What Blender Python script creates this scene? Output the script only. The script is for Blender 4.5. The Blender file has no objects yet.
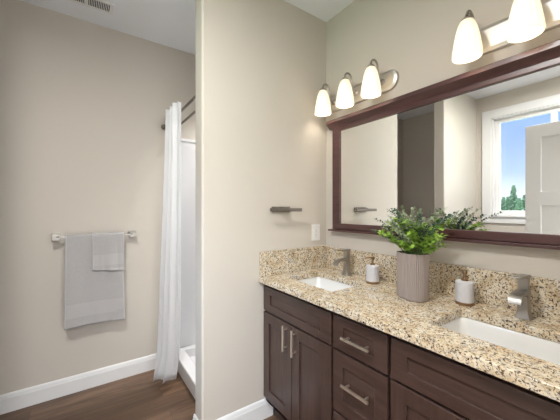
import bpy, bmesh, math, random
from mathutils import Vector, Matrix, noise
random.seed(7)
PI = math.pi
SC = bpy.context.scene
C = SC.collection

# ---------------------------------------------------------------- camera
cam_d = bpy.data.cameras.new('camera')
cam = bpy.data.objects.new('camera', cam_d); C.objects.link(cam)
cam.location = (0, 0, 1.333)
cam.rotation_euler = (PI/2, 0, -math.radians(35.0))
cam_d.sensor_width = 36.0
cam_d.lens = 36.0*288/560
cam_d.clip_start = 0.02; cam_d.clip_end = 500
SC.camera = cam

# ---------------------------------------------------------------- world (daylight sky seen through the windows, plus a boosted overhead part out of view)
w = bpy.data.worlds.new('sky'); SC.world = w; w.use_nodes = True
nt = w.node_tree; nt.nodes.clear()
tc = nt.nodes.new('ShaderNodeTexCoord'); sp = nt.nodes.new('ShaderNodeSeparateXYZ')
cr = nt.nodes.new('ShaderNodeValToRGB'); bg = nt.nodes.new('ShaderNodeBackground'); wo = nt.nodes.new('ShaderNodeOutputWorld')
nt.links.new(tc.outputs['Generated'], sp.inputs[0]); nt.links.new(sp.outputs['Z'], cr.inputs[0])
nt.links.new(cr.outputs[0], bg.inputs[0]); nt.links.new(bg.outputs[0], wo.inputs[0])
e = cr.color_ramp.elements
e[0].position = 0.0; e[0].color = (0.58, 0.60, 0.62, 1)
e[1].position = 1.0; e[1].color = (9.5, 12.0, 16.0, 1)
for p_, c_ in ((0.05, (0.60, 0.65, 0.70, 1)), (0.10, (0.38, 0.48, 0.74, 1)), (0.20, (0.27, 0.38, 0.74, 1)), (0.33, (0.22, 0.34, 0.72, 1)), (0.48, (9.5, 12.0, 16.0, 1))):  # top stop far brighter than the visible sky, to push light indoors
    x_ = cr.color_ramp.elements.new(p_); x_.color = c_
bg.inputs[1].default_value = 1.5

def area(name, loc, rot, sx, sy, power, col, cam_vis=True):
    d = bpy.data.lights.new(name, 'AREA'); d.shape = 'RECTANGLE'; d.size = sx; d.size_y = sy
    d.energy = power; d.color = col
    o = bpy.data.objects.new(name, d); C.objects.link(o); o.location = loc; o.rotation_euler = rot
    return o
# daylight entering by the bathroom window (light faces into the room, +x); the bedroom areas are added fill from behind the camera
pl = area('window_portal', (-1.146-0.16, 0.86, 1.865), (0, -PI/2, 0), 1.15, 1.05, 1, (1, 1, 1)); pl.data.cycles.is_portal = True
area('bedroom_fill_rear', (0.3, -4.3, 1.35), (PI/2, 0, 0), 3.2, 2.2, 70, (0.94, 0.97, 1.0))  # added fill panel at the bedroom window, behind the camera
area('bedroom_fill_top', (0.3, -2.0, 2.72), (0, 0, 0), 4.6, 3.6, 185, (1.0, 0.98, 0.95))  # added soft fill under the bedroom ceiling, no fixture
def disk_fill(name, loc, size, power, col):
    d = bpy.data.lights.new(name, 'AREA'); d.shape = 'DISK'; d.size = size; d.energy = power; d.color = col
    o = bpy.data.objects.new(name, d); C.objects.link(o); o.location = loc; return o
disk_fill('ceiling_fill', (-0.25, 0.62, 2.66), 0.30, 31, (1.0, 0.98, 0.95))  # added unseen source, lifts the bathroom and back wall
disk_fill('shower_fill', (1.10, 2.14, 2.725), 0.13, 7, (1.0, 0.98, 0.95)).data.spread = math.radians(85)  # added unseen source, brightens the stall and curtain
BULB = 5.2
SHADE_GLOW = 0.35
SC.view_settings.view_transform = 'Standard'
SC.view_settings.look = 'None'
SC.view_settings.gamma = 1.0
SC.view_settings.use_curve_mapping = False
SC.view_settings.exposure = 0.42

# ---------------------------------------------------------------- materials
def srgb(r, g, b):
    f = lambda c: (c/255/12.92) if c/255 <= 0.04045 else ((c/255+0.055)/1.055)**2.4
    return (f(r), f(g), f(b), 1)
def mat(name, col, rough=0.5, metal=0.0, bump=None, spec=None, var=None, **kw):
    m = bpy.data.materials.new(name); m.use_nodes = True
    n = m.node_tree; b = n.nodes['Principled BSDF']
    b.inputs['Base Color'].default_value = col; b.inputs['Roughness'].default_value = rough
    b.inputs['Metallic'].default_value = metal
    if spec is not None: b.inputs['Specular IOR Level'].default_value = spec
    for k, v in kw.items(): b.inputs[k.replace('_', ' ')].default_value = v
    t = n.nodes.new('ShaderNodeTexCoord')
    if var:                                  # slight procedural tone variation
        sc_, amt = var
        no = n.nodes.new('ShaderNodeTexNoise'); no.inputs['Scale'].default_value = sc_; no.inputs['Detail'].default_value = 4
        n.links.new(t.outputs['Object'], no.inputs['Vector'])
        mx = n.nodes.new('ShaderNodeMix'); mx.data_type = 'RGBA'
        mx.inputs['A'].default_value = tuple(c*(1-amt) for c in col[:3])+(1,)
        mx.inputs['B'].default_value = tuple(min(1, c*(1+amt)) for c in col[:3])+(1,)
        n.links.new(no.outputs['Fac'], mx.inputs['Factor']); n.links.new(mx.outputs['Result'], b.inputs['Base Color'])
    if bump:
        sc_, st = bump
        no = n.nodes.new('ShaderNodeTexNoise'); no.inputs['Scale'].default_value = sc_; no.inputs['Detail'].default_value = 5
        n.links.new(t.outputs['Object'], no.inputs['Vector'])
        bp = n.nodes.new('ShaderNodeBump'); bp.inputs['Strength'].default_value = st; bp.inputs['Distance'].default_value = 0.003
        n.links.new(no.outputs['Fac'], bp.inputs['Height']); n.links.new(bp.outputs[0], b.inputs['Normal'])
    return m

M = {}
M['wall'] = mat('beige_paint', (0.575, 0.53, 0.468, 1), 0.75, bump=(90, 0.12))
M['ceiling'] = mat('ceiling_paint', (0.81, 0.825, 0.85, 1), 0.9, bump=(60, 0.1))
M['trim'] = mat('white_trim_paint', (0.76, 0.76, 0.755, 1), 0.35)
M['door'] = mat('white_door_paint', (0.74, 0.735, 0.73, 1), 0.4)
M['nickel'] = mat('brushed_nickel', (0.38, 0.355, 0.325, 1), 0.40, 1.0)
M['dark_nickel'] = mat('satin_dark_nickel', (0.25, 0.225, 0.20, 1), 0.45, 1.0)
M['satin'] = mat('satin_nickel_plate', (0.62, 0.59, 0.55, 1), 0.42, 1.0)
M['pull'] = mat('satin_nickel_pull', (0.90, 0.82, 0.71, 1), 0.4, 1.0)
M['porcelain'] = mat('white_porcelain', (0.72, 0.71, 0.69, 1), 0.08)
M['fiberglass'] = mat('white_fiberglass', (0.74, 0.74, 0.75, 1), 0.22)
M['plastic'] = mat('white_plastic', (0.80, 0.79, 0.77, 1), 0.35)
M['opal'] = mat('opal_diffuser', (0.85, 0.84, 0.8, 1), 0.5, Emission_Color=(1, 0.95, 0.88, 1), Emission_Strength=1.2)
M['dark'] = mat('dark_cavity', (0.02, 0.02, 0.02, 1), 0.8)
M['copper'] = mat('brown_copper', (0.24, 0.145, 0.075, 1), 0.4, 0.6)
M['mirror'] = mat('mirror_silver', (0.93, 0.935, 0.93, 1), 0.0, 1.0)
M['vase'] = mat('taupe_ceramic', (0.29, 0.243, 0.222, 1), 0.55)
M['stem'] = mat('plant_stem', (0.10, 0.16, 0.04, 1), 0.6)
M['leaf'] = mat('bright_leaf', (0.26, 0.43, 0.065, 1), 0.45, var=(25, 0.5))
M['leaf_pale'] = mat('pale_sprig_leaf', (0.30, 0.36, 0.24, 1), 0.5, var=(40, 0.5))
M['leaf_dark'] = mat('dark_sprig_leaf', (0.035, 0.085, 0.05, 1), 0.4, var=(60, 0.5))
M['conifer'] = mat('conifer_green', (0.06, 0.10, 0.045, 1), 0.9, var=(3, 0.6))
M['bark'] = mat('bark', (0.10, 0.07, 0.05, 1), 0.9)
M['grass'] = mat('ground_grass', (0.10, 0.16, 0.06, 1), 0.95, var=(0.3, 0.4))
M['carpet'] = mat('bedroom_carpet', (0.50, 0.46, 0.40, 1), 0.95, bump=(200, 0.3))
for k in ('leaf', 'leaf_pale', 'leaf_dark'):
    M[k].node_tree.nodes['Principled BSDF'].inputs['Subsurface Weight'].default_value = 0.0

def cloth(name, col, scale, transl=0.0):
    m = mat(name, col, 0.9, bump=(scale, 0.6), var=(scale*0.25, 0.07), Sheen_Weight=0.3)
    if transl:
        n = m.node_tree; b = n.nodes['Principled BSDF']; o = n.nodes['Material Output']
        tr = n.nodes.new('ShaderNodeBsdfTranslucent'); tr.inputs[0].default_value = col
        mx = n.nodes.new('ShaderNodeMixShader'); mx.inputs[0].default_value = transl
        n.links.new(b.outputs[0], mx.inputs[1]); n.links.new(tr.outputs[0], mx.inputs[2]); n.links.new(mx.outputs[0], o.inputs[0])
    return m
M['terry'] = cloth('grey_terry', (0.40, 0.385, 0.38, 1), 260)
M['terry_band'] = cloth('grey_towel_band', (0.44, 0.425, 0.42, 1), 900)
M['hem'] = cloth('towel_hem', (0.50, 0.49, 0.485, 1), 900)
M['curtain'] = cloth('white_curtain_fabric', (0.94, 0.94, 0.95, 1), 600, 0.50)

def granite():
    m = bpy.data.materials.new('speckled_granite'); m.use_nodes = True
    n = m.node_tree; b = n.nodes['Principled BSDF']; L = n.links
    b.inputs['Roughness'].default_value = 0.16
    t = n.nodes.new('ShaderNodeTexCoord')
    def nz(scale, detail, rough=0.6, dist=0.0):
        q = n.nodes.new('ShaderNodeTexNoise'); q.inputs['Scale'].default_value = scale
        q.inputs['Detail'].default_value = detail; q.inputs['Roughness'].default_value = rough
        q.inputs['Distortion'].default_value = dist
        L.new(t.outputs['Object'], q.inputs['Vector']); return q.outputs['Fac']
    def ramp(src, stops):
        r = n.nodes.new('ShaderNodeValToRGB'); L.new(src, r.inputs[0])
        el = r.color_ramp.elements
        el[0].position, el[0].color = stops[0]; el[1].position, el[1].color = stops[-1]
        for p, c in stops[1:-1]:
            k = el.new(p); k.color = c
        return r.outputs[0]
    def mix(fac, a, bb):
        x = n.nodes.new('ShaderNodeMix'); x.data_type = 'RGBA'
        L.new(fac, x.inputs['Factor'])
        for s, v in (('A', a), ('B', bb)):
            if isinstance(v, tuple): x.inputs[s].default_value = v
            else: L.new(v, x.inputs[s])
        return x.outputs['Result']
    g = lambda v: (v, v, v, 1)
    base = ramp(nz(16, 6, 0.65, 0.4), [(0.30, srgb(184, 162, 130)), (0.45, srgb(208, 191, 162)), (0.58, srgb(221, 211, 190)), (0.72, srgb(190, 185, 178))])
    amber = ramp(nz(42, 4, 0.6, 0.8), [(0.52, g(0)), (0.66, g(0.6))])
    base = mix(amber, base, srgb(196, 162, 116))
    grey = ramp(nz(95, 3, 0.5), [(0.54, g(0)), (0.64, g(0.7))])
    base = mix(grey, base, srgb(164, 158, 152))
    brown = ramp(nz(105, 4, 0.62, 0.9), [(0.54, g(0)), (0.59, g(0.95))])
    base = mix(brown, base, srgb(88, 70, 58))
    black = ramp(nz(135, 3, 0.55, 0.4), [(0.60, g(0)), (0.64, g(1))])
    base = mix(black, base, srgb(38, 32, 32))
    L.new(base, b.inputs['Base Color'])
    return m
M['granite'] = granite()

def wood(name, c1, c2, scale, rough, axis='y', fine=(1, 1, 14)):
    m = bpy.data.materials.new(name); m.use_nodes = True
    n = m.node_tree; b = n.nodes['Principled BSDF']; L = n.links
    b.inputs['Roughness'].default_value = rough
    t = n.nodes.new('ShaderNodeTexCoord'); mp = n.nodes.new('ShaderNodeMapping')
    mp.inputs['Scale'].default_value = {'y': (12, 1, 12), 'z': (12, 12, 1), 'x': (1, 12, 12)}[axis]
    L.new(t.outputs['Object'], mp.inputs[0])
    q = n.nodes.new('ShaderNodeTexNoise'); q.inputs['Scale'].default_value = scale; q.inputs['Detail'].default_value = 6
    q.inputs['Distortion'].default_value = 0.4
    L.new(mp.outputs[0], q.inputs['Vector'])
    r = n.nodes.new('ShaderNodeValToRGB'); r.color_ramp.elements[0].position = 0.3; r.color_ramp.elements[1].position = 0.7
    r.color_ramp.elements[0].color = c1; r.color_ramp.elements[1].color = c2
    L.new(q.outputs['Fac'], r.inputs[0]); L.new(r.outputs[0], b.inputs['Base Color'])
    return m
M['cab'] = wood('espresso_wood', (0.044, 0.024, 0.019, 1), (0.070, 0.040, 0.032, 1), 5, 0.30, 'z')
M['cab_h'] = wood('espresso_wood_rail', (0.044, 0.024, 0.019, 1), (0.070, 0.040, 0.032, 1), 5, 0.30, 'y')
M['frame'] = wood('mahogany_frame', (0.062, 0.028, 0.028, 1), (0.092, 0.041, 0.039, 1), 4, 0.30, 'y')

def plank_floor():
    m = bpy.data.materials.new('walnut_vinyl_planks'); m.use_nodes = True
    n = m.node_tree; b = n.nodes['Principled BSDF']; L = n.links
    b.inputs['Roughness'].default_value = 0.38
    t = n.nodes.new('ShaderNodeTexCoord')
    mp0 = n.nodes.new('ShaderNodeMapping'); mp0.inputs['Location'].default_value = (0.26, -0.01, 0)
    L.new(t.outputs['Object'], mp0.inputs[0])
    br = n.nodes.new('ShaderNodeTexBrick'); br.offset = 0.37
    br.inputs['Scale'].default_value = 1.0; br.inputs['Brick Width'].default_value = 1.2; br.inputs['Row Height'].default_value = 0.18
    br.inputs['Mortar Size'].default_value = 0.0012; br.inputs['Mortar Smooth'].default_value = 0.2
    br.inputs['Color1'].default_value = (0, 0, 0, 1); br.inputs['Color2'].default_value = (1, 1, 1, 1)
    br.inputs['Mortar'].default_value = (0.5, 0.5, 0.5, 1)
    L.new(mp0.outputs[0], br.inputs['Vector'])
    mp = n.nodes.new('ShaderNodeMapping'); mp.inputs['Scale'].default_value = (1.1, 11, 1)
    L.new(t.outputs['Object'], mp.inputs[0])
    # shift the grain plank by plank
    ad = n.nodes.new('ShaderNodeVectorMath'); ad.operation = 'MULTIPLY_ADD'
    ad.inputs[1].default_value = (7.3, 3.1, 1.7)
    L.new(br.outputs['Color'], ad.inputs[0]); L.new(mp.outputs[0], ad.inputs[2])
    q = n.nodes.new('ShaderNodeTexNoise'); q.inputs['Scale'].default_value = 1.6; q.inputs['Detail'].default_value = 8; q.inputs['Roughness'].default_value = 0.62
    q.inputs['Distortion'].default_value = 0.9
    L.new(ad.outputs[0], q.inputs['Vector'])
    r = n.nodes.new('ShaderNodeValToRGB'); el = r.color_ramp.elements
    el[0].position = 0.30; el[0].color = (0.066, 0.036, 0.020, 1); el[1].position = 0.74; el[1].color = (0.25, 0.155, 0.092, 1)
    k = el.new(0.50); k.color = (0.135, 0.077, 0.045, 1)
    L.new(q.outputs['Fac'], r.inputs[0])
    mx = n.nodes.new('ShaderNodeMix'); mx.data_type = 'RGBA'; mx.blend_type = 'MULTIPLY'
    rr = n.nodes.new('ShaderNodeValToRGB'); rr.color_ramp.elements[0].color = (0.72, 0.70, 0.68, 1); rr.color_ramp.elements[1].color = (1.1, 1.08, 1.05, 1)
    L.new(br.outputs['Color'], rr.inputs[0])
    mx.inputs['Factor'].default_value = 1.0; L.new(r.outputs[0], mx.inputs['A']); L.new(rr.outputs[0], mx.inputs['B'])
    m2 = n.nodes.new('ShaderNodeMix'); m2.data_type = 'RGBA'; m2.inputs['B'].default_value = (0.03, 0.02, 0.015, 1)
    L.new(br.outputs['Fac'], m2.inputs['Factor']); L.new(mx.outputs['Result'], m2.inputs['A'])
    L.new(m2.outputs['Result'], b.inputs['Base Color'])
    return m
M['floor'] = plank_floor()

def glass_pane():
    m = bpy.data.materials.new('window_glass'); m.use_nodes = True
    n = m.node_tree; n.nodes.clear(); L = n.links
    o = n.nodes.new('ShaderNodeOutputMaterial'); tr = n.nodes.new('ShaderNodeBsdfTransparent'); gl = n.nodes.new('ShaderNodeBsdfGlossy')
    gl.inputs['Roughness'].default_value = 0.01; tr.inputs[0].default_value = (0.95, 0.97, 0.96, 1)
    fr = n.nodes.new('ShaderNodeFresnel'); fr.inputs[0].default_value = 1.45
    mx = n.nodes.new('ShaderNodeMixShader')
    L.new(fr.outputs[0], mx.inputs[0]); L.new(tr.outputs[0], mx.inputs[1]); L.new(gl.outputs[0], mx.inputs[2]); L.new(mx.outputs[0], o.inputs[0])
    return m
M['glass'] = glass_pane()

def shade_mat():
    m = bpy.data.materials.new('lit_frosted_glass'); m.use_nodes = True
    n = m.node_tree; b = n.nodes['Principled BSDF']; o = n.nodes['Material Output']; L = n.links
    b.inputs['Base Color'].default_value = (0.93, 0.89, 0.82, 1); b.inputs['Roughness'].default_value = 0.25
    b.inputs['Emission Color'].default_value = (1.0, 0.90, 0.74, 1)
    # the bulb makes the lower half of the glass glow most
    t = n.nodes.new('ShaderNodeTexCoord'); s = n.nodes.new('ShaderNodeSeparateXYZ'); L.new(t.outputs['Object'], s.inputs[0])
    r = n.nodes.new('ShaderNodeMapRange'); r.inputs['From Min'].default_value = -0.02; r.inputs['From Max'].default_value = -0.15
    r.inputs['To Min'].default_value = 0.22*SHADE_GLOW; r.inputs['To Max'].default_value = SHADE_GLOW
    L.new(s.outputs['Z'], r.inputs['Value']); L.new(r.outputs[0], b.inputs['Emission Strength'])
    tr = n.nodes.new('ShaderNodeBsdfTranslucent'); tr.inputs[0].default_value = (1, 0.96, 0.88, 1)
    mx = n.nodes.new('ShaderNodeMixShader'); mx.inputs[0].default_value = 0.24
    L.new(b.outputs[0], mx.inputs[1]); L.new(tr.outputs[0], mx.inputs[2]); L.new(mx.outputs[0], o.inputs[0])
    return m
M['shade'] = shade_mat()

# ---------------------------------------------------------------- helpers
def bmn(): return bmesh.new()
def box(bm, x0, x1, y0, y1, z0, z1, bev=0.0, seg=2):
    t = bmesh.new()
    bmesh.ops.create_cube(t, size=1.0)
    for v in t.verts:
        v.co = Vector(((x0+x1)/2+v.co.x*(x1-x0), (y0+y1)/2+v.co.y*(y1-y0), (z0+z1)/2+v.co.z*(z1-z0)))
    if bev: bmesh.ops.bevel(t, geom=list(t.edges), offset=bev, segments=seg, affect='EDGES', profile=0.5)
    merge(bm, t)
def merge(bm, t, mtx=None):
    me = bpy.data.meshes.new('tmp'); 
    if mtx is not None: bmesh.ops.transform(t, matrix=mtx, verts=t.verts)
    t.to_mesh(me); t.free(); bm.from_mesh(me); bpy.data.meshes.remove(me)
def cells(bm, us, vs, holes, w0, w1, axis):
    """slab on a grid of cells with some left out; axis = thickness direction"""
    def P(u, v, w_):
        return {'x': (w_, u, v), 'y': (u, w_, v), 'z': (u, v, w_)}[axis]
    V = {}
    def vt(i, j, k):
        key = (i, j, k)
        if key not in V: V[key] = bm.verts.new(P(us[i], vs[j], (w0, w1)[k]))
        return V[key]
    full = {(i, j) for i in range(len(us)-1) for j in range(len(vs)-1)} - set(holes)
    for (i, j) in full:
        bm.faces.new([vt(i, j, 0), vt(i+1, j, 0), vt(i+1, j+1, 0), vt(i, j+1, 0)])
        bm.faces.new([vt(i, j+1, 1), vt(i+1, j+1, 1), vt(i+1, j, 1), vt(i, j, 1)])
        for (a, b_, nb) in (((i, j), (i+1, j), (i, j-1)), ((i+1, j), (i+1, j+1), (i+1, j)), ((i+1, j+1), (i, j+1), (i, j+1)), ((i, j+1), (i, j), (i-1, j))):
            if nb not in full:
                bm.faces.new([vt(*b_, 0), vt(*a, 0), vt(*a, 1), vt(*b_, 1)])
    bmesh.ops.recalc_face_normals(bm, faces=bm.faces)
def lathe(bm, prof, seg=32, c=(0, 0, 0), flute=None, sx=1, sy=1):
    rings = []
    for (r, z) in prof:
        ring = []
        for k in range(seg):
            a = 2*PI*k/seg; rr = r*(flute(a, z) if flute else 1)
            ring.append(bm.verts.new((c[0]+rr*math.cos(a)*sx, c[1]+rr*math.sin(a)*sy, c[2]+z)))
        rings.append(ring)
    for a, b in zip(rings, rings[1:]):
        for k in range(seg):
            bm.faces.new([a[k], a[(k+1) % seg], b[(k+1) % seg], b[k]])
    if prof[0][0] > 1e-5: bm.faces.new(rings[0][::-1])
    if prof[-1][0] > 1e-5: bm.faces.new(rings[-1])
    bmesh.ops.remove_doubles(bm, verts=[v for r in (rings[0], rings[-1]) for v in r], dist=1e-6)
def tube(bm, pts, r, seg=10):
    pts = [Vector(p) for p in pts]; rings = []
    up = Vector((0, 0, 1))
    for i, p in enumerate(pts):
        d = (pts[min(i+1, len(pts)-1)]-pts[max(i-1, 0)]).normalized()
        a = d.cross(up if abs(d.z) < 0.95 else Vector((1, 0, 0))).normalized(); b_ = a.cross(d)
        rr = r[i] if isinstance(r, (list, tuple)) else r
        rings.append([bm.verts.new(p+(a*math.cos(2*PI*k/seg)+b_*math.sin(2*PI*k/seg))*rr) for k in range(seg)])
    for a, b_ in zip(rings, rings[1:]):
        for k in range(seg): bm.faces.new([a[k], a[(k+1) % seg], b_[(k+1) % seg], b_[k]])
    bm.faces.new(rings[0][::-1]); bm.faces.new(rings[-1])
def prism(bm, poly, a0, a1, axis):
    """extrude a 2D outline: axis 'y' -> poly in (x,z); 'x' -> (y,z); 'z' -> (x,y)"""
    def P(u, v, w_): return {'y': (u, w_, v), 'x': (w_, u, v), 'z': (u, v, w_)}[axis]
    A = [bm.verts.new(P(u, v, a0)) for u, v in poly]; B = [bm.verts.new(P(u, v, a1)) for u, v in poly]
    n = len(poly)
    bm.faces.new(A[::-1]); bm.faces.new(B)
    for k in range(n): bm.faces.new([A[k], A[(k+1) % n], B[(k+1) % n], B[k]])
    bmesh.ops.recalc_face_normals(bm, faces=bm.faces)
def rrect(cx, cy, hx, hy, r, n=6):
    out = []
    for (sx, sy, a0) in ((1, 1, 0), (-1, 1, PI/2), (-1, -1, PI), (1, -1, 3*PI/2)):
        for k in range(n+1):
            a = a0+PI/2*k/n
            out.append((cx+sx*(hx-r)+r*math.cos(a), cy+sy*(hy-r)+r*math.sin(a)))
    return out
def loft(bm, rings, cap0=True, cap1=True):
    R = [[bm.verts.new(p) for p in ring] for ring in rings]; n = len(R[0])
    for a, b in zip(R, R[1:]):
        for k in range(n): bm.faces.new([a[k], a[(k+1) % n], b[(k+1) % n], b[k]])
    if cap0: bm.faces.new(R[0][::-1])
    if cap1: bm.faces.new(R[-1])
    return R
def wpos(o):
    p = Vector((0, 0, 0))
    while o: p += o.location; o = o.parent
    return p
def obj(name, bm, m, parent=None, world=False, bevel=0.0, smooth=True, angle=35, recalc=True):
    """world=True: vertices are in world coordinates; they are moved into the parent's frame"""
    if recalc: bmesh.ops.recalc_face_normals(bm, faces=bm.faces)
    me = bpy.data.meshes.new(name)
    if world and parent:
        p = wpos(parent)
        for v in bm.verts: v.co -= p
    bm.to_mesh(me); bm.free()
    for mm in (m if isinstance(m, list) else [m]): me.materials.append(mm)
    if smooth:
        for p in me.polygons: p.use_smooth = True
        me.set_sharp_from_angle(angle=math.radians(angle))
    o = bpy.data.objects.new(name, me); C.objects.link(o)
    if parent: o.parent = parent
    wn = smooth and len(me.polygons) < 3000
    if bevel:
        b = o.modifiers.new('bevel', 'BEVEL'); b.width = bevel; b.segments = 2; b.limit_method = 'ANGLE'; b.angle_limit = math.radians(40)
        b.harden_normals = True
    elif wn:
        q = o.modifiers.new('normals', 'WEIGHTED_NORMAL'); q.keep_sharp = True; q.weight = 90
    return o
def tag(o, label, cat, group=None, kind=None):
    o['label'] = label; o['category'] = cat
    if group: o['group'] = group
    if kind: o['kind'] = kind
    return o
def thing(name, label, cat, loc=(0, 0, 0), rz=0, group=None):
    o = bpy.data.objects.new(name, None); C.objects.link(o); o.location = loc; o.rotation_euler = (0, 0, rz); o.empty_display_size = 0.1
    return tag(o, label, cat, group)
def struct(name, bm, m, parent=None, **k):
    o = obj(name, bm, m, parent, world=bool(parent), **k)
    if not parent: o['kind'] = 'structure'
    return o
def dup(o, parent=None):
    c = o.copy(); C.objects.link(c); c.parent = parent
    for ch in list(o.children): dup(ch, c)
    return c

# ---------------------------------------------------------------- dimensions
XM, YP, YP2, YB, XL, HC, YF = 1.527, 1.575, 1.695, 2.593, -1.146, 2.745, -0.01
XE, XS = 0.568, -0.317          # ends of the two partitions that flank the shower alcove

# ---------------------------------------------------------------- setting
bm = bmn(); box(bm, XL-0.15, XM+0.12, YF-0.12, YB+0.12, -0.1, 0); struct('floor', bm, M['floor'], smooth=False)
bm = bmn(); box(bm, XL-0.15, XM+0.12, YF-0.12, YB+0.12, HC, HC+0.1); struct('ceiling', bm, M['ceiling'], smooth=False)
bm = bmn(); box(bm, XM, XM+0.12, YF-0.12, YB+0.12, 0, HC); struct('wall_right', bm, M['wall'], smooth=False)
bm = bmn(); box(bm, XL-0.15, XM, YB, YB+0.12, 0, HC); struct('wall_back', bm, M['wall'], smooth=False)
bm = bmn(); cells(bm, [YF-0.12, 0.31, 1.41, YB], [0, 1.27, 2.46, HC], [(1, 1)], XL-0.15, XL, 'x'); struct('wall_left', bm, M['wall'], smooth=False)
bm = bmn(); cells(bm, [XL, -0.2055, 0.7155, XM], [0, 2.0855, HC], [(1, 0)], YF-0.12, YF, 'y'); struct('wall_front', bm, M['wall'], smooth=False)
# partitions with rounded drywall corners at their free ends
def partition(name, xa, xb, free):
    n = 5; r = 0.014; poly = []
    if free == 'left':
        poly = [(xb, YP), (xb, YP2)]
        poly += [(xa+r-r*math.sin(a), YP2-r+r*math.cos(a)) for a in [PI/2*k/n for k in range(n+1)]]
        poly += [(xa+r-r*math.cos(a), YP+r-r*math.sin(a)) for a in [PI/2*k/n for k in range(n+1)]]
    else:
        poly = [(xa, YP2), (xa, YP)]
        poly += [(xb-r+r*math.sin(a), YP+r-r*math.cos(a)) for a in [PI/2*k/n for k in range(n+1)]]
        poly += [(xb-r+r*math.cos(a), YP2-r+r*math.sin(a)) for a in [PI/2*k/n for k in range(n+1)]]
    bm = bmn(); prism(bm, poly, 0, HC, 'z'); struct(name, bm, M['wall'], angle=30)
partition('wall_partition', XE, XM, 'left')
partition('wall_stub', XL, XS, 'right')
# bedroom beyond the doorway behind the camera
bm = bmn(); box(bm, -2.6, 3.2, -4.4, YF-0.12, -0.1, 0); struct('floor_bedroom', bm, M['carpet'], smooth=False)
bm = bmn(); box(bm, -2.6, 3.2, -4.4, YF-0.12, HC, HC+0.1); struct('ceiling_bedroom', bm, M['ceiling'], smooth=False)
bm = bmn(); box(bm, -2.7, -2.6, -4.4, YF-0.12, 0, HC); struct('wall_bedroom_left', bm, M['wall'], smooth=False)
bm = bmn(); box(bm, 3.2, 3.3, -4.4, YF-0.12, 0, HC); struct('wall_bedroom_right', bm, M['wall'], smooth=False)
bm = bmn(); cells(bm, [-2.7, -1.3, 1.9, 3.3], [0, 0.25, 2.45, HC], [(1, 1)], -4.5, -4.4, 'y'); struct('wall_bedroom_back', bm, M['wall'], smooth=False)
bm = bmn(); box(bm, -2.7, XL-0.15, YF-0.13, YF-0.12, 0, HC); box(bm, XM+0.12, 3.3, YF-0.13, YF-0.12, 0, HC); struct('wall_bedroom_front', bm, M['wall'], smooth=False)

# baseboards: stepped profile swept along straight runs
BBH = 0.122
def bb_prof():   # (out, z)
    return [(0, 0), (0.014, 0), (0.014, 0.088), (0.0125, 0.094), (0.0105, 0.098), (0.0105, 0.108), (0.008, 0.114), (0.006, BBH-0.002), (0.004, BBH), (0, BBH)]
def run(bm, p, q, nrm, ext0=0.0, ext1=0.0):
    p = Vector(p); q = Vector(q); d = (q-p).normalized(); n = Vector(nrm)
    A = [bm.verts.new((*(p+n*o-d*(ext0*o/0.014)), z)) for o, z in bb_prof()]
    B = [bm.verts.new((*(q+n*o+d*(ext1*o/0.014)), z)) for o, z in bb_prof()]
    k = len(A); bm.faces.new(A); bm.faces.new(B[::-1])
    for i in range(k): bm.faces.new([A[i], B[i], B[(i+1) % k], A[(i+1) % k]])
bm = bmn(); run(bm, (XL, YB), (0.66, YB), (0, -1)); struct('baseboard_back', bm, M['trim'])
bm = bmn(); run(bm, (XE, YP), (1.04, YP), (0, -1), 0.014, 0)
run(bm, (XE, YP2), (XE, YP), (-1, 0), 0.0, 0.014)
struct('baseboard_partition', bm, M['trim'])
bm = bmn(); run(bm, (XL, YP), (XS, YP), (0, -1), 0, 0.014); run(bm, (XS, YP), (XS, YP2), (1, 0), 0.014, 0.014); run(bm, (XL, YP2), (XS, YP2), (0, 1), 0, 0.014)
struct('baseboard_stub', bm, M['trim'])
bm = bmn(); run(bm, (XL, YF), (XL, YP), (1, 0)); run(bm, (XL, YP2), (XL, YB), (1, 0)); struct('baseboard_left', bm, M['trim'])

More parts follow.
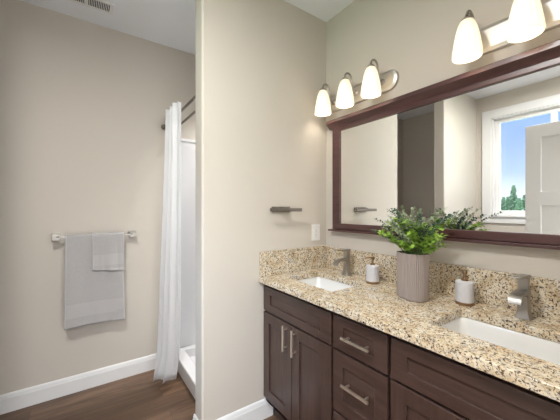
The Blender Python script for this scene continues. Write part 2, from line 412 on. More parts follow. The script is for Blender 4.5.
# window in the left wall (seen in the mirror)
def window():
    yo0, yo1, zo0, zo1 = 0.31, 1.41, 1.27, 2.46
    r = bpy.data.objects.new('window_1', None); C.objects.link(r); r.location = (XL, (yo0+yo1)/2, zo0); r['kind'] = 'structure'
    bm = bmn()                                     # casing
    t = 0.018; cw = 0.095
    box(bm, XL, XL+t, yo0-cw, yo0, zo0-cw, zo1+cw, 0.003); box(bm, XL, XL+t, yo1, yo1+cw, zo0-cw, zo1+cw, 0.003)
    box(bm, XL, XL+t, yo0, yo1, zo1, zo1+cw, 0.003); box(bm, XL, XL+t, yo0, yo1, zo0-cw, zo0-0.02, 0.003)
    box(bm, XL-0.05, XL+0.035, yo0-0.004, yo1+0.004, zo0-0.02, zo0+0.002, 0.003)
    struct('casing', bm, M['trim'], r)
    bm = bmn()                                     # jamb lining
    for (a, b_, c_, d_) in ((yo0, yo0+0.014, zo0, zo1), (yo1-0.014, yo1, zo0, zo1), (yo0, yo1, zo1-0.014, zo1), (yo0, yo1, zo0, zo0+0.014)):
        box(bm, XL-0.15, XL-0.001, a, b_, c_, d_)
    struct('jamb', bm, M['trim'], r)
    bm = bmn(); xs0, xs1 = XL-0.115, XL-0.075; s = 0.045
    ys0, ys1, zs0, zs1 = yo0+0.014, yo1-0.014, zo0+0.014, zo1-0.014
    box(bm, xs0, xs1, ys0, ys0+s, zs0, zs1, 0.003); box(bm, xs0, xs1, ys1-s, ys1, zs0, zs1, 0.003)
    box(bm, xs0, xs1, ys0+s, ys1-s, zs0, zs0+s, 0.003); box(bm, xs0, xs1, ys0+s, ys1-s, zs1-s, zs1, 0.003)
    box(bm, xs0, xs1, 0.832, 0.884, zs0+s, zs1-s, 0.003)
    struct('sash', bm, M['plastic'], r)
    for a, b_ in ((ys0+s, 0.832), (0.884, ys1-s)):
        bm = bmn(); box(bm, xs0+0.016, xs0+0.022, a, b_, zs0+s, zs1-s); struct('pane', bm, M['glass'], r, smooth=False)
window()

# doorway frame and the open panelled door (both seen in the mirror)
def panel_leaf(bm, xf, xb, y0, y1, z0, z1, panels, rec=0.009):
    ys = [y0]; zs = [z0]
    py0, py1 = panels[0][0], panels[0][1]
    ys = [y0, py0, py1, y1]; zs = [z0]
    for p in panels: zs += [p[2], p[3]]
    zs += [z1]
    holes = [(1, 2*i+1) for i in range(len(panels))]
    cells(bm, ys, zs, holes, xb, xf, 'x')
    lo, hi = min(xb, xf), max(xb, xf)
    for p in panels: box(bm, lo+rec, hi-rec, p[0]-0.002, p[1]+0.002, p[2]-0.002, p[3]+0.002)
r = bpy.data.objects.new('door_1', None); C.objects.link(r); r.location = (-0.208, 0.0, 0.0); r['kind'] = 'structure'
bm = bmn(); panel_leaf(bm, -0.190, -0.225, 0.006, 0.835, 0.01, 2.060, [(0.106, 0.730, 0.33, 0.79), (0.106, 0.730, 0.91, 1.37), (0.106, 0.730, 1.49, 1.95)])
struct('door_leaf', bm, M['door'], r, bevel=0.002)
bm = bmn()
for s_, x0 in ((1, -0.190), (-1, -0.225)):
    t = bmn(); lathe(t, [(0.026, 0), (0.026, 0.006), (0.010, 0.010), (0.010, 0.025), (0.022, 0.032), (0.026, 0.043), (0.020, 0.052), (0.0, 0.054)], 24)
    merge(bm, t, Matrix.Translation((x0, 0.765, 0.96)) @ Matrix.Rotation(s_*PI/2, 4, 'Y'))
struct('door_knob', bm, M['nickel'], r)
bm = bmn()
box(bm, -0.205, -0.19, YF-0.125, YF+0.001, 0, 2.07); box(bm, 0.70, 0.715, YF-0.125, YF+0.001, 0, 2.07); box(bm, -0.205, 0.715, YF-0.125, YF+0.001, 2.07, 2.085)
box(bm, 0.71, 0.80, YF, YF+0.014, 0, 2.16, 0.003); box(bm, -0.19, 0.71, YF, YF+0.014, 2.075, 2.16, 0.003); box(bm, -0.28, -0.24, YF, YF+0.005, 0, 2.16)
struct('trim_1', bm, M['trim'])

# ---------------------------------------------------------------- shower
sh = thing('shower_stall', 'white moulded shower stall with low curb, behind the white curtain', 'shower', (1.1, 2.14, 0))
bm = bmn()   # pan with curb: hollow tray
cells(bm, [0.668, 0.76, 1.46, 1.52], [YP2+0.003, YP2+0.07, YB-0.07, YB-0.003], [(1, 1)], 0.0, 0.118, 'z')
box(bm, 0.75, 1.47, YP2+0.06, YB-0.06, 0.0, 0.045)
obj('shower_pan', bm, M['fiberglass'], sh, world=True, bevel=0.010)
for nm, (x0, x1, y0, y1) in (('back', (0.69, 1.524, YB-0.014, YB-0.001)), ('near', (0.69, 1.524, YP2+0.001, YP2+0.014)), ('side', (1.510, 1.524, YP2+0.014, YB-0.014))):
    bm = bmn(); box(bm, x0, x1, y0, y1, 0.119, 1.965, 0.004)
    if nm != 'side':
        s_ = -1 if nm == 'back' else 1
        yy = (y0 if nm == 'back' else y1)
        box(bm, x0, x0+0.03, min(yy, yy+s_*0.008), max(yy, yy+s_*0.008), 0.119, 1.965, 0.003)
        box(bm, x0, x1, min(yy, yy+s_*0.008), max(yy, yy+s_*0.008), 1.94, 1.965, 0.003)
    obj('wall_panel', bm, M['fiberglass'], sh, world=True)
t = thing('curtain_rod', 'outer metal shower rod, the one the white curtain hangs from', 'rod', (0.585, YB, 2.04), 0, None)
def rod(root, x, z):
    bm = bmn(); tube(bm, [(x, YP2+0.002, z), (x, 2.0, z), (x, YB-0.002, z)], 0.0095, 16); obj('rod_tube', bm, M['dark_nickel'], root, world=True)
    for y0, s_ in ((YB-0.001, -1), (YP2+0.001, 1)):
        bm = bmn(); q = bmn(); lathe(q, [(0.024, 0), (0.024, 0.006), (0.017, 0.014), (0.014, 0.024), (0.0105, 0.025)], 24)
        merge(bm, q, Matrix.Translation((x, y0, z)) @ Matrix.Rotation(s_*-PI/2, 4, 'X'))
        obj('rod_flange', bm, M['dark_nickel'], root, world=True)
rod(t, 0.602, 2.042)
t2 = thing('curtain_rod', 'inner metal shower rod without a curtain, deeper inside the stall', 'rod', (0.70, YB, 2.05))
rod(t2, 0.702, 2.052)
# curtain: gathered sheet of folds
bm = bmn(); NU, NV = 150, 40; grid = []
for j in range(NV+1):
    v = j/NV; row = []
    z = 2.075-v*(2.075-0.035)
    for i in range(NU+1):
        u = i/NU
        ytop = 2.005+u*0.275; ybot = 2.255+u*0.20
        k = v**1.3
        y = ytop*(1-k)+ybot*k
        x = 0.559*(1-k)+(0.605-0.085*u)*k
        amp = 0.022+0.012*v+0.006*math.sin(u*9+1.5)
        ph = u*2*PI*3.5 + 0.5*math.sin(u*5.0)+0.7*v*math.sin(u*8)
        x += amp*math.sin(ph)-0.004
        y += 0.006*math.sin(ph*2+0.6)*(1+0.5*v) + 0.012*math.sin(v*7+u*6)*v
        zz = z
        if v > 0.9: zz += 0.014*math.sin(u*11+2)*(v-0.9)*10
        if v > 0.86:       # hem flares towards the room
            q_ = (v-0.86)/0.14; x -= 0.045*q_**1.5*(0.35+0.65*math.sin(PI*min(1, u*1.1)))
            y -= 0.05*q_**1.5*u
        row.append(bm.verts.new((x, y, zz)))
    grid.append(row)
for j in range(NV):
    for i in range(NU): bm.faces.new([grid[j][i], grid[j][i+1], grid[j+1][i+1], grid[j+1][i]])
cu = obj('shower_curtain', bm, M['curtain'], angle=80)
sm = cu.modifiers.new('thickness', 'SOLIDIFY'); sm.thickness = 0.0022
tag(cu, 'long white gathered shower curtain hanging beside the stall opening', 'curtain')

# ---------------------------------------------------------------- towel rail and towels
BY, BZ = 2.520, 1.140
t = thing('towel_bar', 'brushed nickel towel bar with square posts on the beige back wall', 'towel bar', (0.12, YB, BZ))
for x in (-0.128, 0.352):
    bm = bmn(); box(bm, x-0.027, x+0.027, YB-0.009, YB-0.0005, BZ-0.027, BZ+0.027, 0.002); box(bm, x-0.022, x+0.022, BY-0.014, YB-0.008, BZ-0.020, BZ+0.020, 0.003)
    po = obj('post', bm, M['nickel'], t, world=True)
    bm = bmn(); s_ = 1 if x < 0 else -1
    box(bm, min(x+s_*0.004, x+s_*0.020), max(x+s_*0.004, x+s_*0.020), BY-0.0148, BY-0.0135, BZ+0.003, BZ+0.010); obj('slot', bm, M['dark'], po, world=True)
bm = bmn(); box(bm, -0.128, 0.352, BY-0.006, BY+0.006, BZ-0.008, BZ+0.008, 0.002); obj('bar', bm, M['nickel'], t, world=True)
def towel(name, label, x0, x1, zf, zb, off, band, thick, flare, seed, hem=0.010):
    """sheet draped over the bar; off = distance of the layer from the bar axis"""
    bm = bmn(); path = []
    r = off; n = 10
    for k in range(14): path.append((BY+r, zb+(BZ-zb)*k/14.0))
    for k in range(n+1):
        a = PI*k/n; path.append((BY+r*math.cos(a), BZ+r*math.sin(a)*0.75+0.004))
    NF = 46
    for k in range(1, NF+1): path.append((BY-r, BZ-(BZ-zf)*k/NF))
    NX = 40; rows = []
    for (y, z) in path:
        row = []; front = y < BY; dn = (BZ-z)/(BZ-zf) if z < BZ else 0
        for i in range(NX+1):
            u = i/NX; x = x0+(x1-x0)*u + flare*dn*(u-0.25) if front else x0+(x1-x0)*u
            wv = (0.005*math.sin(u*5.2+seed)+0.0035*math.sin(u*11+seed*2))*dn if front else 0
            zz = z + (0.008*math.sin(u*3+seed))*dn*dn*(1 if front else 0)
            row.append(bm.verts.new((x, y-abs(wv)*1.2-0.010*dn*(1 if front else 0), zz)))
        rows.append(row)
    for a, b in zip(rows, rows[1:]):
        for i in range(NX):
            f = bm.faces.new([a[i], a[i+1], b[i+1], b[i]])
            zc = sum(v.co.z for v in f.verts)/4; yc = f.verts[0].co.y
            if yc < BY and band[0] < zc < band[1]: f.material_index = 1
            if i == 0 or i == NX-1 or zc < zf+hem: f.material_index = 2
    o = obj(name, bm, [M['terry'], M['terry_band'], M['hem']], angle=60)
    s_ = o.modifiers.new('thickness', 'SOLIDIFY'); s_.thickness = thick; s_.offset = 0
    return tag(o, label, 'towel')
towel('bath_towel', 'large light grey bath towel folded over the towel bar', -0.076, 0.278, 0.497, 0.56, 0.0135, (0.575, 0.670), 0.008, 0.022, 0.4)
towel('hand_towel', 'small light grey hand towel draped over the right half of the large one', 0.083, 0.287, 0.888, 0.93, 0.0245, (0.925, 1.005), 0.007, 0.0, 2.0)

# ---------------------------------------------------------------- ceiling vent
t = thing('ceiling_vent', 'white slotted air vent in the ceiling above the towels', 'vent', (0.03, 2.333, HC))
bm = bmn(); cells(bm, [-0.15, -0.123, 0.035, 0.055, 0.183, 0.205], [2.272, 2.290, 2.376, 2.394], [(1, 1), (3, 1)], HC-0.008, HC-0.0005, 'z'); obj('frame', bm, M['trim'], t, world=True, bevel=0.002)
bm = bmn(); box(bm, -0.124, 0.184, 2.289, 2.377, HC-0.0022, HC-0.0006); obj('backing', bm, M['dark'], t, world=True)
for k in range(31):
    x = -0.1185+k*0.010
    if 0.032 < x < 0.058: continue
    bm = bmn(); box(bm, x-0.0022, x+0.0022, 2.2895, 2.3765, HC-0.0075, HC-0.0022); obj('slat', bm, M['trim'], t, world=True, smooth=False)

# added ceiling lamps, out of view, for fill: opal disc in a white ring
for nm, lb, x, y, r_, h in (('added_ceiling_light', 'added round flush white ceiling light over the bathroom floor, unseen, for fill', -0.25, 0.62, 0.17, 0.07), ('added_shower_light', 'added small round recessed light in the shower ceiling, unseen, for fill', 1.10, 2.14, 0.085, 0.010)):
    t = thing(nm, lb, 'ceiling light', (x, y, HC))
    bm = bmn(); lathe(bm, [(r_, -0.0005), (r_, -h), (r_-0.006, -h-0.003), (r_-0.012, -h), (r_-0.012, -0.0005)], 40); obj('ring', bm, M['trim'], t)
    bm = bmn(); lathe(bm, [(r_-0.014, -0.0008), (r_-0.014, -h+0.003), (0, -h+0.002)], 40); obj('diffuser', bm, M['opal'], t)

# ---------------------------------------------------------------- vanity
XD, XFR = 0.968, 0.988          # door fronts, face frame
def shaker(y0, y1, z0, z1, st, rl):
    bm = bmn(); cells(bm, [y0, y0+st, y1-st, y1], [z0, z0+rl, z1-rl, z1], [(1, 1)], XD, XFR-0.0008, 'x')
    return bm
def front(name, root, y0, y1, z0, z1, st=0.062, rl=0.048, m='cab', label=None):
    bm = shaker(y0, y1, z0, z1, st, rl)
    o = obj(name, bm, M[m], root, world=True, bevel=0.0022)
    bm = bmn(); box(bm, XD+0.009, XFR-0.003, y0+st-0.001, y1-st+0.001, z0+rl-0.001, z1-rl+0.001)
    obj('panel', bm, M[m], o, world=True)
    return o
def pull(parent, c, vert, L=0.145):
    y, z = c; h = L/2; bm = bmn(); xo = 0.934
    if vert:
        box(bm, xo, xo+0.010, y-0.0055, y+0.0055, z-h, z+h, 0.0015)
        for s_ in (-1, 1): box(bm, xo+0.008, XD+0.0005, y-0.004, y+0.004, z+s_*(h-0.022)-0.004, z+s_*(h-0.022)+0.004, 0.001)
    else:
        box(bm, xo, xo+0.010, y-h, y+h, z-0.0055, z+0.0055, 0.0015)
        for s_ in (-1, 1): box(bm, xo+0.008, XD+0.0005, y+s_*(h-0.022)-0.004, y+s_*(h-0.022)+0.004, z-0.004, z+0.004, 0.001)
    obj('handle', bm, M['pull'], parent, world=True)
def unit(name, label, y0, y1, sink):
    t = thing(name, label, 'cabinet', (1.25, (y0+y1)/2, 0))
    xb = XM-0.003; bm = bmn(); a, b = y0, y1
    box(bm, XFR, xb, a, a+0.016, 0.11, 0.872); box(bm, XFR, xb, b-0.016, b, 0.11, 0.872)
    box(bm, xb-0.008, xb, a+0.016, b-0.016, 0.11, 0.872); box(bm, XFR, xb-0.008, a+0.016, b-0.016, 0.11, 0.126)
    for z0, z1 in ((0.11, 0.150), (0.675, 0.715), (0.832, 0.872)): box(bm, XFR, XFR+0.018, a+0.016, b-0.016, z0, z1)
    box(bm, XFR, XFR+0.018, a+0.016, a+0.03, 0.15, 0.832); box(bm, XFR, XFR+0.018, b-0.03, b-0.016, 0.15, 0.832)
    box(bm, XFR+0.002, XFR+0.010, a+0.02, b-0.02, 0.13, 0.85)
    obj('body', bm, M['cab'], t, world=True, smooth=False)
    bm = bmn(); box(bm, 1.045, 1.06, a, b, 0.0, 0.109); box(bm, 1.06, xb, a, a+0.016, 0, 0.109); box(bm, 1.06, xb, b-0.016, b, 0, 0.109); obj('toe_kick', bm, M['cab_h'], t, world=True, smooth=False)
    return t
u1 = unit('sink_cabinet', 'dark brown two-door sink cabinet in the corner below the far basin', 0.962, 1.573, True)
front('false_front', u1, 0.968, 1.566, 0.700, 0.851, 0.075, 0.045, 'cab_h')
ym = 1.270
d = front('door', u1, 0.968, ym-0.0025, 0.148, 0.689, 0.062, 0.060); pull(d, (1.232, 0.612), True)
d = front('door', u1, ym+0.0025, 1.566, 0.148, 0.689, 0.062, 0.060); pull(d, (1.313, 0.612), True)
u2 = unit('drawer_cabinet', 'dark brown three-drawer cabinet between the two sink cabinets', 0.661, 0.959, False)
for z0, z1, hz in ((0.700, 0.851, 0.7725), (0.414, 0.688, 0.566), (0.148, 0.402, 0.29)):
    d = front('drawer', u2, 0.668, 0.953, z0, z1, 0.060, 0.045 if z0 > 0.6 else 0.060, 'cab_h'); pull(d, (0.807, hz), False)
u3 = unit('sink_cabinet', 'dark brown two-door sink cabinet below the near basin', 0.045, 0.658, True)
front('false_front', u3, 0.051, 0.652, 0.700, 0.851, 0.066, 0.048, 'cab_h')
d = front('door', u3, 0.351, 0.652, 0.148, 0.689, 0.062, 0.060); pull(d, (0.388, 0.612), True)
d = front('door', u3, 0.051, 0.347, 0.148, 0.689, 0.062, 0.060); pull(d, (0.309, 0.612), True)

# countertop with two cut-outs, and its splashes
S1 = (1.078, 1.348, 1.070, 1.465); S2 = (1.066, 1.340, 0.178, 0.564)
bm = bmn(); cells(bm, [0.935, S1[0], S1[1], XM-0.002], [0.012, S2[2], S2[3], S1[2], S1[3], YP-0.002], [(1, 1), (1, 3)], 0.876, 0.910, 'z')
ct = obj('countertop', bm, M['granite'], None, bevel=0.003)
tag(ct, 'cream and brown speckled granite vanity countertop with two sink cut-outs', 'countertop')
bm = bmn(); box(bm, 1.505, XM-0.0015, 0.012, YP-0.002, 0.9105, 1.063, 0.002)
b1 = obj('backsplash', bm, M['granite']); tag(b1, 'long speckled granite backsplash under the mirror', 'backsplash')
bm = bmn(); box(bm, 0.942, 1.5045, YP-0.022, YP-0.0015, 0.9105, 1.068, 0.002)
b2 = obj('side_splash', bm, M['granite']); tag(b2, 'short speckled granite side splash on the wall with the towel holder', 'backsplash')

def basin(label, S):
    x0, x1, y0, y1 = S; cx, cy, hx, hy = (x0+x1)/2, (y0+y1)/2, (x1-x0)/2+0.006, (y1-y0)/2+0.006
    t = thing('sink_basin', label, 'sink', (cx, cy, 0.72))
    bm = bmn(); rings = []
    zt = 0.8755
    def R(ex, r, z): return [(px, py, z) for px, py in rrect(cx, cy, hx+ex, hy+ex, r)]
    rings.append(R(0.022, 0.03, zt)); rings.append(R(0.0, 0.022, zt))
    for k, (ex, z) in enumerate([(-0.004, 0.868), (-0.010, 0.84), (-0.017, 0.80), (-0.026, 0.772), (-0.044, 0.757), (-0.075, 0.750)]):
        rings.append(R(ex, 0.026+0.006*k if ex > -0.05 else 0.045, z))
    loft(bm, rings, False, True)
    out = [R(0.022, 0.03, zt), R(0.022, 0.03, zt-0.012), R(0.004, 0.03, zt-0.03), R(-0.012, 0.04, 0.76), R(-0.06, 0.045, 0.738)]
    loft(bm, out, False, True)
    bmesh.ops.remove_doubles(bm, verts=bm.verts, dist=1e-5)
    obj('bowl', bm, M['porcelain'], t, world=True, angle=50)
    bm = bmn(); lathe(bm, [(0.0, 0.7505), (0.024, 0.7505), (0.026, 0.753), (0.020, 0.7545), (0.015, 0.752), (0.0, 0.7525)], 28, (cx, cy, 0)); obj('drain', bm, M['nickel'], t, world=True)
basin('white undermount basin near the corner, set in the countertop by the far faucet', S1)
basin('white undermount basin in the foreground, set in the countertop by the near faucet', S2)

def faucet():
    t = thing('faucet', 'brushed nickel single-lever faucet behind the basin near the corner', 'faucet', (1.428, 1.284, 0.9102))
    bm = bmn(); rings = []      # flared square column
    for hw, z in ((0.0245, 0), (0.0245, 0.003), (0.0215, 0.012), (0.0185, 0.028), (0.0168, 0.055), (0.0160, 0.085), (0.0160, 0.113)):
        rings.append([(px, py, z) for px, py in rrect(0, 0, hw, hw, 0.005, 3)])
    loft(bm, rings); obj('column', bm, M['nickel'], t)
    bm = bmn()                  # flat waterfall spout: side outline in (x,z), swept across y
    top = [(0.0, 0.111), (-0.030, 0.111), (-0.058, 0.1095), (-0.080, 0.106), (-0.096, 0.099), (-0.106, 0.088), (-0.110, 0.072)]
    bot = [(-0.105, 0.072), (-0.100, 0.084), (-0.091, 0.092), (-0.077, 0.0975), (-0.055, 0.099), (-0.032, 0.096), (-0.018, 0.086), (0.0, 0.086)]
    prism(bm, top+bot, -0.021, 0.021, 'y'); obj('spout', bm, M['nickel'], t, bevel=0.0015)
    bm = bmn()
    box(bm, -0.013, 0.013, -0.013, 0.013, 0.112, 0.120)
    box(bm, -0.0160, 0.0160, -0.0160, 0.0160, 0.119, 0.162, 0.002)
    obj('lever_body', bm, M['nickel'], t)
    bm = bmn(); prism(bm, [(0.0185, 0.158), (0.0185, 0.168), (-0.02, 0.1695), (-0.104, 0.174), (-0.105, 0.169), (-0.02, 0.1605)], -0.0175, 0.0175, 'y')
    obj('lever', bm, M['nickel'], t, bevel=0.0012)
    return t
f1 = faucet()
f2 = dup(f1); f2.location = (1.434, 0.377, 0.9102); f2['label'] = 'brushed nickel single-lever faucet behind the basin in the foreground'
f1['group'] = f2['group'] = 'faucets on the countertop'

def dispenser():
    t = thing('soap_dispenser', 'small grey-white soap dispenser with copper pump between far faucet and vase', 'soap dispenser', (1.398, 1.060, 0.9102))
    bm = bmn(); lathe(bm, [(0.0355, 0), (0.0370, 0.002), (0.0370, 0.012), (0.0358, 0.0135)], 40); obj('base_ring', bm, M['copper'], t)
    prof = [(0.0358, 0.0135)]
    for k in range(33):
        z = 0.0145+k*0.0026; prof.append((0.0360+(0.0005 if k % 2 else -0.0003), z))
    prof += [(0.0350, 0.1015), (0.031, 0.1045), (0.014, 0.106)]
    bm = bmn(); lathe(bm, prof, 40); obj('bottle', bm, M['stone'], t, angle=70)
    bm = bmn(); lathe(bm, [(0.0145, 0.105), (0.0145, 0.113), (0.0085, 0.116), (0.0060, 0.120), (0.0055, 0.134), (0.010, 0.136), (0.011, 0.150), (0.009, 0.153), (0, 0.154)], 24)
    tube(bm, [(0, 0, 0.146), (-0.020, 0, 0.1475), (-0.038, 0, 0.146), (-0.043, 0, 0.138)], [0.0055, 0.005, 0.004, 0.003], 10)
    obj('pump', bm, M['copper'], t)
    return t
M['stone'] = mat('grey_white_stoneware', (0.56, 0.55, 0.56, 1), 0.6, var=(45, 0.12), bump=(90, 0.3))
s1 = dispenser(); s1.rotation_euler = (0, 0, math.radians(-35))
s2 = dup(s1); s2.location = (1.424, 0.585, 0.9102); s2.rotation_euler = (0, 0, math.radians(25)); s2['label'] = 'small grey-white soap dispenser with copper pump just left of the near faucet'
s1['group'] = s2['group'] = 'soap dispensers on the countertop'

# vase: oval, vertically fluted
VX, VY = 1.314, 0.768
bm = bmn(); seg = 360; prof = [(0.92, 0.0), (0.955, 0.003), (0.965, 0.012), (0.975, 0.08), (0.99, 0.15), (1.0, 0.212), (0.995, 0.218), (0.955, 0.218), (0.94, 0.212), (0.93, 0.02), (0.0, 0.016)]
def fl(a, z):
    return 1+0.045*(abs(math.sin(a*18))-0.65) if 0.004 < z < 0.216 else 1.0
rings = []
for i, (r, z) in enumerate(prof):
    ring = []
    for k in range(seg):
        a = 2*PI*k/seg
        f_ = fl(a, z) if i < 7 else 1.0
        ex = 0.8
        ca, sa = math.cos(a), math.sin(a)
        ring.append((0.055*r*f_*math.copysign(abs(ca)**ex, ca), 0.075*r*f_*math.copysign(abs(sa)**ex, sa), z))
    rings.append(ring)
loft(bm, rings[:-1], True, True)
va = obj('vase', bm, M['vase'], angle=50); va.location = (VX, VY, 0.9103); va.rotation_euler = (0, 0, math.radians(-12))
tag(va, 'tall taupe oval vase with vertical ribs standing mid-countertop', 'vase')

# greenery in the vase: every sprig is a part, its leaves a sub-part
gr = thing('greenery', 'bushy bunch of green leafy sprigs filling the taupe vase', 'plant', (VX, VY, 1.085))
def leaf(bm, p, d, up, L, W):
    d = d.normalized(); s_ = d.cross(up)
    if s_.length < 1e-4: s_ = d.cross(Vector((1, 0, 0)))
    s_.normalize(); n_ = s_.cross(d)
    pts = [(0, 0), (0.22, 0.36), (0.55, 0.5), (0.85, 0.3), (1, 0)]
    mid = [bm.verts.new(p+d*(L*a)-n_*(0.10*L*a*a)) for a, _ in pts]
    for sg in (-1, 1):
        side = [mid[0]]+[bm.verts.new(p+d*(L*a)+s_*(sg*W*b)+n_*(0.12*W-0.10*L*a*a)) for a, b in pts[1:-1]]+[mid[-1]]
        for k in range(len(pts)-1):
            q = [mid[k], mid[k+1], side[k+1], side[k]]
            q = [v for i, v in enumerate(q) if v not in q[:i]]
            if len(q) >= 3: bm.faces.new(q if sg > 0 else q[::-1])
def sprig(az, reach, height, nleaf, L, W, m, r=0.0013, droop=0.0, pairs=True, start=0.35):
    base = Vector((random.uniform(-0.025, 0.025), random.uniform(-0.035, 0.035), 0.0))
    tip = base+Vector((math.cos(az)*reach, math.sin(az)*reach, height))
    if tip.x > 0.105: tip.x = 0.105+0.1*(tip.x-0.105)
    ctl = base+Vector(((tip.x-base.x)*0.25, (tip.y-base.y)*0.25, height*0.75))
    N = 9; pts = []
    for k in range(N+1):
        u = k/N; p = base*(1-u)**2+ctl*2*u*(1-u)+tip*u*u; p.z -= droop*u**3
        pts.append(p)
    bm = bmn(); tube(bm, pts, [r*(1.15-0.6*k/N) for k in range(N+1)], 5); so = obj('sprig', bm, M['stem'], gr)
    bm = bmn()
    for k in range(nleaf):
        u = start+(1-start)*(k+0.5)/nleaf; i = min(int(u*N), N-1); f_ = u*N-i
        p = pts[i].lerp(pts[i+1], f_); d = (pts[i+1]-pts[i]).normalized()
        for sg in ((0, PI) if pairs else (random.uniform(0, 2*PI),)):
            side = d.orthogonal().normalized(); side.rotate(Matrix.Rotation(sg+k*1.57+random.uniform(-0.5, 0.5), 3, d))
            dd = side*random.uniform(0.7, 1.0)+d*random.uniform(0.3, 0.8)
            sc_ = random.uniform(0.7, 1.15)*(1.1-0.45*u)
            leaf(bm, p, dd, Vector((random.uniform(-.5, .5), random.uniform(-.5, .5), 1)), L*sc_, W*sc_)
    leaf(bm, pts[-1], pts[-1]-pts[-2], Vector((0, 0, 1)), L*0.7, W*0.7)
    obj('leaves', bm, m, so, smooth=False, recalc=False)
for k in range(32):       # broad bright leaves, low and central
    az = k*2.399; rr = random.uniform(0.035, 0.145)
    sprig(az, rr, random.uniform(0.075, 0.20)-0.30*max(0, rr-0.09), 9, 0.034, 0.032, M['leaf'], 0.0015, start=0.42)
for k in range(24):       # pale small leaves, airy
    az = k*2.399+0.7; rr = random.uniform(0.06, 0.165)
    sprig(az, rr, random.uniform(0.15, 0.262), 12, 0.018, 0.015, M['leaf_pale'], 0.0009, start=0.45)
for k in range(16):       # dark little leaves on long stems
    az = k*2.399+1.9; rr = random.uniform(0.09, 0.19)
    sprig(az, rr, random.uniform(0.14, 0.262), 13, 0.018, 0.015, M['leaf_dark'], 0.0010, start=0.45)
for az, rr, h in ((PI*0.62, 0.17, 0.20), (PI*0.55, 0.19, 0.14), (-PI*0.5, 0.17, 0.22), (-PI*0.6, 0.20, 0.235)):
    sprig(az, rr, h, 13, 0.019, 0.016, M['leaf_dark'], 0.0010, start=0.45)

# ---------------------------------------------------------------- mirror
mi = thing('framed_mirror', 'wide wall mirror in a dark reddish wood frame with crown and ledge', 'mirror', (XM, 0.78, 1.18))
MY0, MY1, MZ0, MZ1 = 0.075, 1.482, 1.198, 1.933
bm = bmn(); box(bm, 1.509, 1.514, MY0+0.05, MY1-0.05, MZ0+0.028, MZ1-0.03); obj('mirror_glass', bm, M['mirror'], mi, world=True, smooth=False)
bm = bmn(); cells(bm, [MY0, MY0+0.066, MY1-0.066, MY1], [MZ0, MZ0+0.040, MZ1-0.043, MZ1], [(1, 1)], 1.497, XM-0.0015, 'x'); obj('frame', bm, M['frame'], mi, world=True, bevel=0.003)
bm = bmn(); cr_ = [(XM-0.0015, 1.915), (1.494, 1.915), (1.492, 1.922), (1.484, 1.930), (1.474, 1.940), (1.466, 1.946), (1.466, 1.966), (1.470, 1.970), (XM-0.0015, 1.970)]
prism(bm, cr_, MY0-0.03, MY1+0.030, 'y'); obj('crown', bm, M['frame'], mi, world=True)
bm = bmn(); box(bm, 1.474, XM-0.0015, MY0-0.025, MY1+0.022, 1.183, 1.1965, 0.003); obj('ledge', bm, M['frame'], mi, world=True)

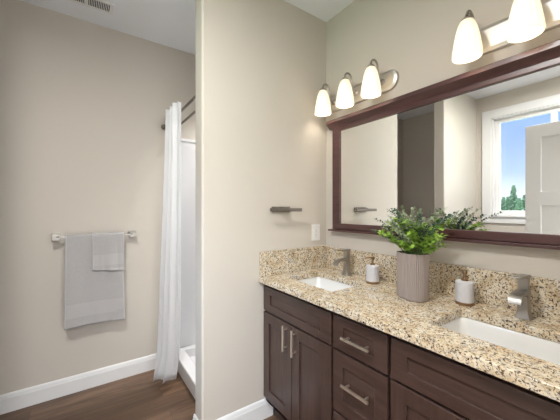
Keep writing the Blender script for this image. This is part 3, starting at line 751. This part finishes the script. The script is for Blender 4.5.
# ---------------------------------------------------------------- vanity lights
def fixture(label, yc, group):
    t = thing('vanity_light', label, 'light fixture', (XM, yc, 2.105), 0, group)
    def stad(h, r, n=14):     # outline in (y,z)
        o = [(h-r+r*math.cos(a), r*math.sin(a)) for a in [-PI/2+PI*k/n for k in range(n+1)]]
        return o+[(-h+r+r*math.cos(a), r*math.sin(a)) for a in [PI/2+PI*k/n for k in range(n+1)]]
    bm = bmn()
    rings = [[(x, y, z) for y, z in stad(h, r)] for x, h, r in ((-0.0015, 0.300, 0.062), (-0.010, 0.300, 0.062), (-0.016, 0.296, 0.058), (-0.018, 0.288, 0.050), (-0.021, 0.284, 0.046), (-0.023, 0.276, 0.038))]
    loft(bm, rings); obj('backplate', bm, M['satin'], t)
    for dy in (-0.201, 0.0, 0.201):
        xs = -0.130
        bm = bmn(); pts = [(-0.020, dy, 0.0), (-0.045, dy, 0.002), (-0.062, dy, 0.016), (-0.068, dy, 0.045), (-0.069, dy, 0.080)]
        pts += [(-0.0995+0.0305*math.cos(a), dy, 0.080+0.0305*math.sin(a)) for a in [PI*k/10 for k in range(1, 11)]]
        sm_ = []
        for i in range(len(pts)-1):
            for f_ in (0, 0.33, 0.66): sm_.append(Vector(pts[i]).lerp(Vector(pts[i+1]), f_))
        sm_.append(Vector(pts[-1]))
        tube(bm, sm_, 0.0062, 10)
        q = bmn(); lathe(q, [(0.018, 0), (0.018, 0.004), (0.008, 0.010), (0, 0.011)], 20); merge(bm, q, Matrix.Translation((-0.022, dy, 0)) @ Matrix.Rotation(-PI/2, 4, 'Y'))
        obj('arm', bm, M['nickel'], t)
        sh_ = bpy.data.objects.new('lamp_shade', None)
        bm = bmn()
        def fl2(a, z): return 1+0.030*math.cos(a*14)*(1 if -0.155 < z < -0.02 else 0)
        outer = [(0.019, 0.0), (0.027, -0.005), (0.033, -0.018), (0.039, -0.040), (0.045, -0.068), (0.050, -0.098), (0.0545, -0.128), (0.0575, -0.154), (0.0565, -0.163)]
        inner = [(r-0.0035, z) for r, z in outer[::-1]]
        prof = outer+inner[:-1]+[(0.0155, -0.001)]
        R_ = []
        for (r, z) in prof:
            R_.append([(r*fl2(2*PI*k/84, z)*math.cos(2*PI*k/84), r*fl2(2*PI*k/84, z)*math.sin(2*PI*k/84), z) for k in range(84)])
        loft(bm, R_, False, False)
        sh_ = obj('lamp_shade', bm, M['shade'], t, angle=60); sh_.location = (xs, dy, 0.060)
        bm = bmn(); lathe(bm, [(0.0245, -0.004), (0.0245, 0.002), (0.021, 0.007), (0.014, 0.012), (0.0085, 0.0145), (0, 0.0150)], 28, (xs, dy, 0.060)); obj('shade_cap', bm, M['nickel'], t)
        bm = bmn(); lathe(bm, [(0.0, -0.125), (0.012, -0.122), (0.021, -0.110), (0.024, -0.095), (0.020, -0.075), (0.013, -0.055), (0.012, -0.030), (0.0, -0.030)], 20, (xs, dy, 0.060))
        bo = obj('bulb', bm, M['bulb'], t)
        ld = bpy.data.lights.new('bulb_light', 'POINT'); ld.energy = BULB; ld.color = (1.0, 0.92, 0.80); ld.shadow_soft_size = 0.03
        lo = bpy.data.objects.new('bulb_light', ld); C.objects.link(lo); lo.parent = t; lo.location = (xs, dy, -0.035)
    return t
M['bulb'] = mat('glowing_bulb', (0.9, 0.85, 0.75, 1), 0.4, Emission_Color=(1.0, 0.85, 0.62, 1), Emission_Strength=6.0)
fixture('three-shade nickel vanity light nearest the corner, frosted glass shades lit', 1.272, 'vanity lights above the mirror')
fixture('three-shade nickel vanity light at the near end of the mirror, partly out of frame', 0.364, 'vanity lights above the mirror')

# ---------------------------------------------------------------- towel holder and outlet on the partition
t = thing('hand_towel_holder', 'dark nickel hand towel holder on the wall above the side splash', 'towel holder', (1.11, YP, 1.335))
bm = bmn(); box(bm, 1.035, 1.180, YP-0.010, YP-0.0005, 1.318, 1.356, 0.002); box(bm, 1.085, 1.125, YP-0.065, YP-0.009, 1.326, 1.350, 0.002); obj('bracket', bm, M['dark_nickel'], t, world=True)
bm = bmn(); box(bm, 0.985, 1.232, YP-0.076, YP-0.063, 1.323, 1.345, 0.002); obj('bar', bm, M['dark_nickel'], t, world=True)
bm = bmn(); box(bm, 0.985, 0.998, YP-0.063, YP-0.058, 1.323, 1.345, 0.001); obj('end_cap', bm, M['nickel'], t, world=True)
t = thing('wall_outlet', 'white double electrical outlet on the wall beside the mirror corner', 'outlet', (1.42, YP, 1.17))
bm = bmn(); cells(bm, [1.381, 1.4025, 1.4365, 1.458], [1.111, 1.136, 1.204, 1.229], [(1, 1)], YP-0.006, YP-0.0005, 'y'); obj('plate', bm, M['plastic'], t, world=True, bevel=0.0015)
for zc in (1.153, 1.187):
    bm = bmn(); box(bm, 1.4035, 1.4355, YP-0.0075, YP-0.001, zc-0.0160, zc+0.0160, 0.002); rc = obj('receptacle', bm, M['plastic'], t, world=True)
    bm = bmn(); box(bm, 1.412, 1.4135, YP-0.0078, YP-0.007, zc-0.003, zc+0.007); box(bm, 1.4255, 1.427, YP-0.0078, YP-0.007, zc-0.003, zc+0.006); box(bm, 1.418, 1.4215, YP-0.0078, YP-0.007, zc-0.011, zc-0.007)
    obj('slots', bm, M['dark'], rc, world=True, smooth=False)

# ---------------------------------------------------------------- outside the window
bm = bmn(); box(bm, -120, -6, -80, 100, -4.1, -4.0); g = struct('ground', bm, M['grass'], smooth=False)
def conifer(x, y, h, rad, seed, label):
    rnd = random.Random(seed)
    t = thing('conifer_tree', label, 'tree', (x, y, -4.0), 0, 'evergreens outside the window')
    bm = bmn(); tube(bm, [(0, 0, 0), (0, 0, h*0.5), (0, 0, h*0.97)], [0.16, 0.10, 0.02], 8); obj('trunk', bm, M['bark'], t)
    bm = bmn(); N = 46
    for k in range(N):
        u = k/N; z = h*(0.08+0.90*u); rr = rad*(1-u)**0.6+0.06
        m_ = 9
        for i in range(m_):
            a = 2*PI*i/m_+rnd.uniform(-0.4, 0.4)+k; L_ = rr*rnd.uniform(0.65, 1.15); wd = 0.16+0.16*rr
            c0 = Vector((0, 0, z+0.12*h/N)); d_ = Vector((math.cos(a), math.sin(a), 0)); s_ = Vector((-d_.y, d_.x, 0))
            p1 = c0+d_*L_*0.55+Vector((0, 0, 0.02))+s_*wd; p2 = c0+d_*L_*0.55+Vector((0, 0, 0.02))-s_*wd; p3 = c0+d_*L_-Vector((0, 0, 0.28*L_)); p4 = c0+d_*L_*0.5-Vector((0, 0, 0.22+0.1*L_))
            V = [bm.verts.new(p) for p in (c0, p1, p3, p2, p4)]
            bm.faces.new([V[0], V[1], V[2]]); bm.faces.new([V[0], V[2], V[3]]); bm.faces.new([V[0], V[4], V[1]]); bm.faces.new([V[1], V[4], V[2]]); bm.faces.new([V[2], V[4], V[3]]); bm.faces.new([V[3], V[4], V[0]])
    obj('foliage', bm, M['conifer'], t, smooth=False)
rnd = random.Random(3)
for k in range(32):
    y = 4.0+(k//4)*2.4+(k % 4)*(0.6+0.76)+rnd.uniform(-0.05, 0.05); x = -38-(k % 4)*2.8
    conifer(x, y, 4.0+1.33+rnd.uniform(1.4, 3.4), rnd.uniform(0.95, 1.08), k, 'dark evergreen in the tree line outside the window, seen in the mirror')
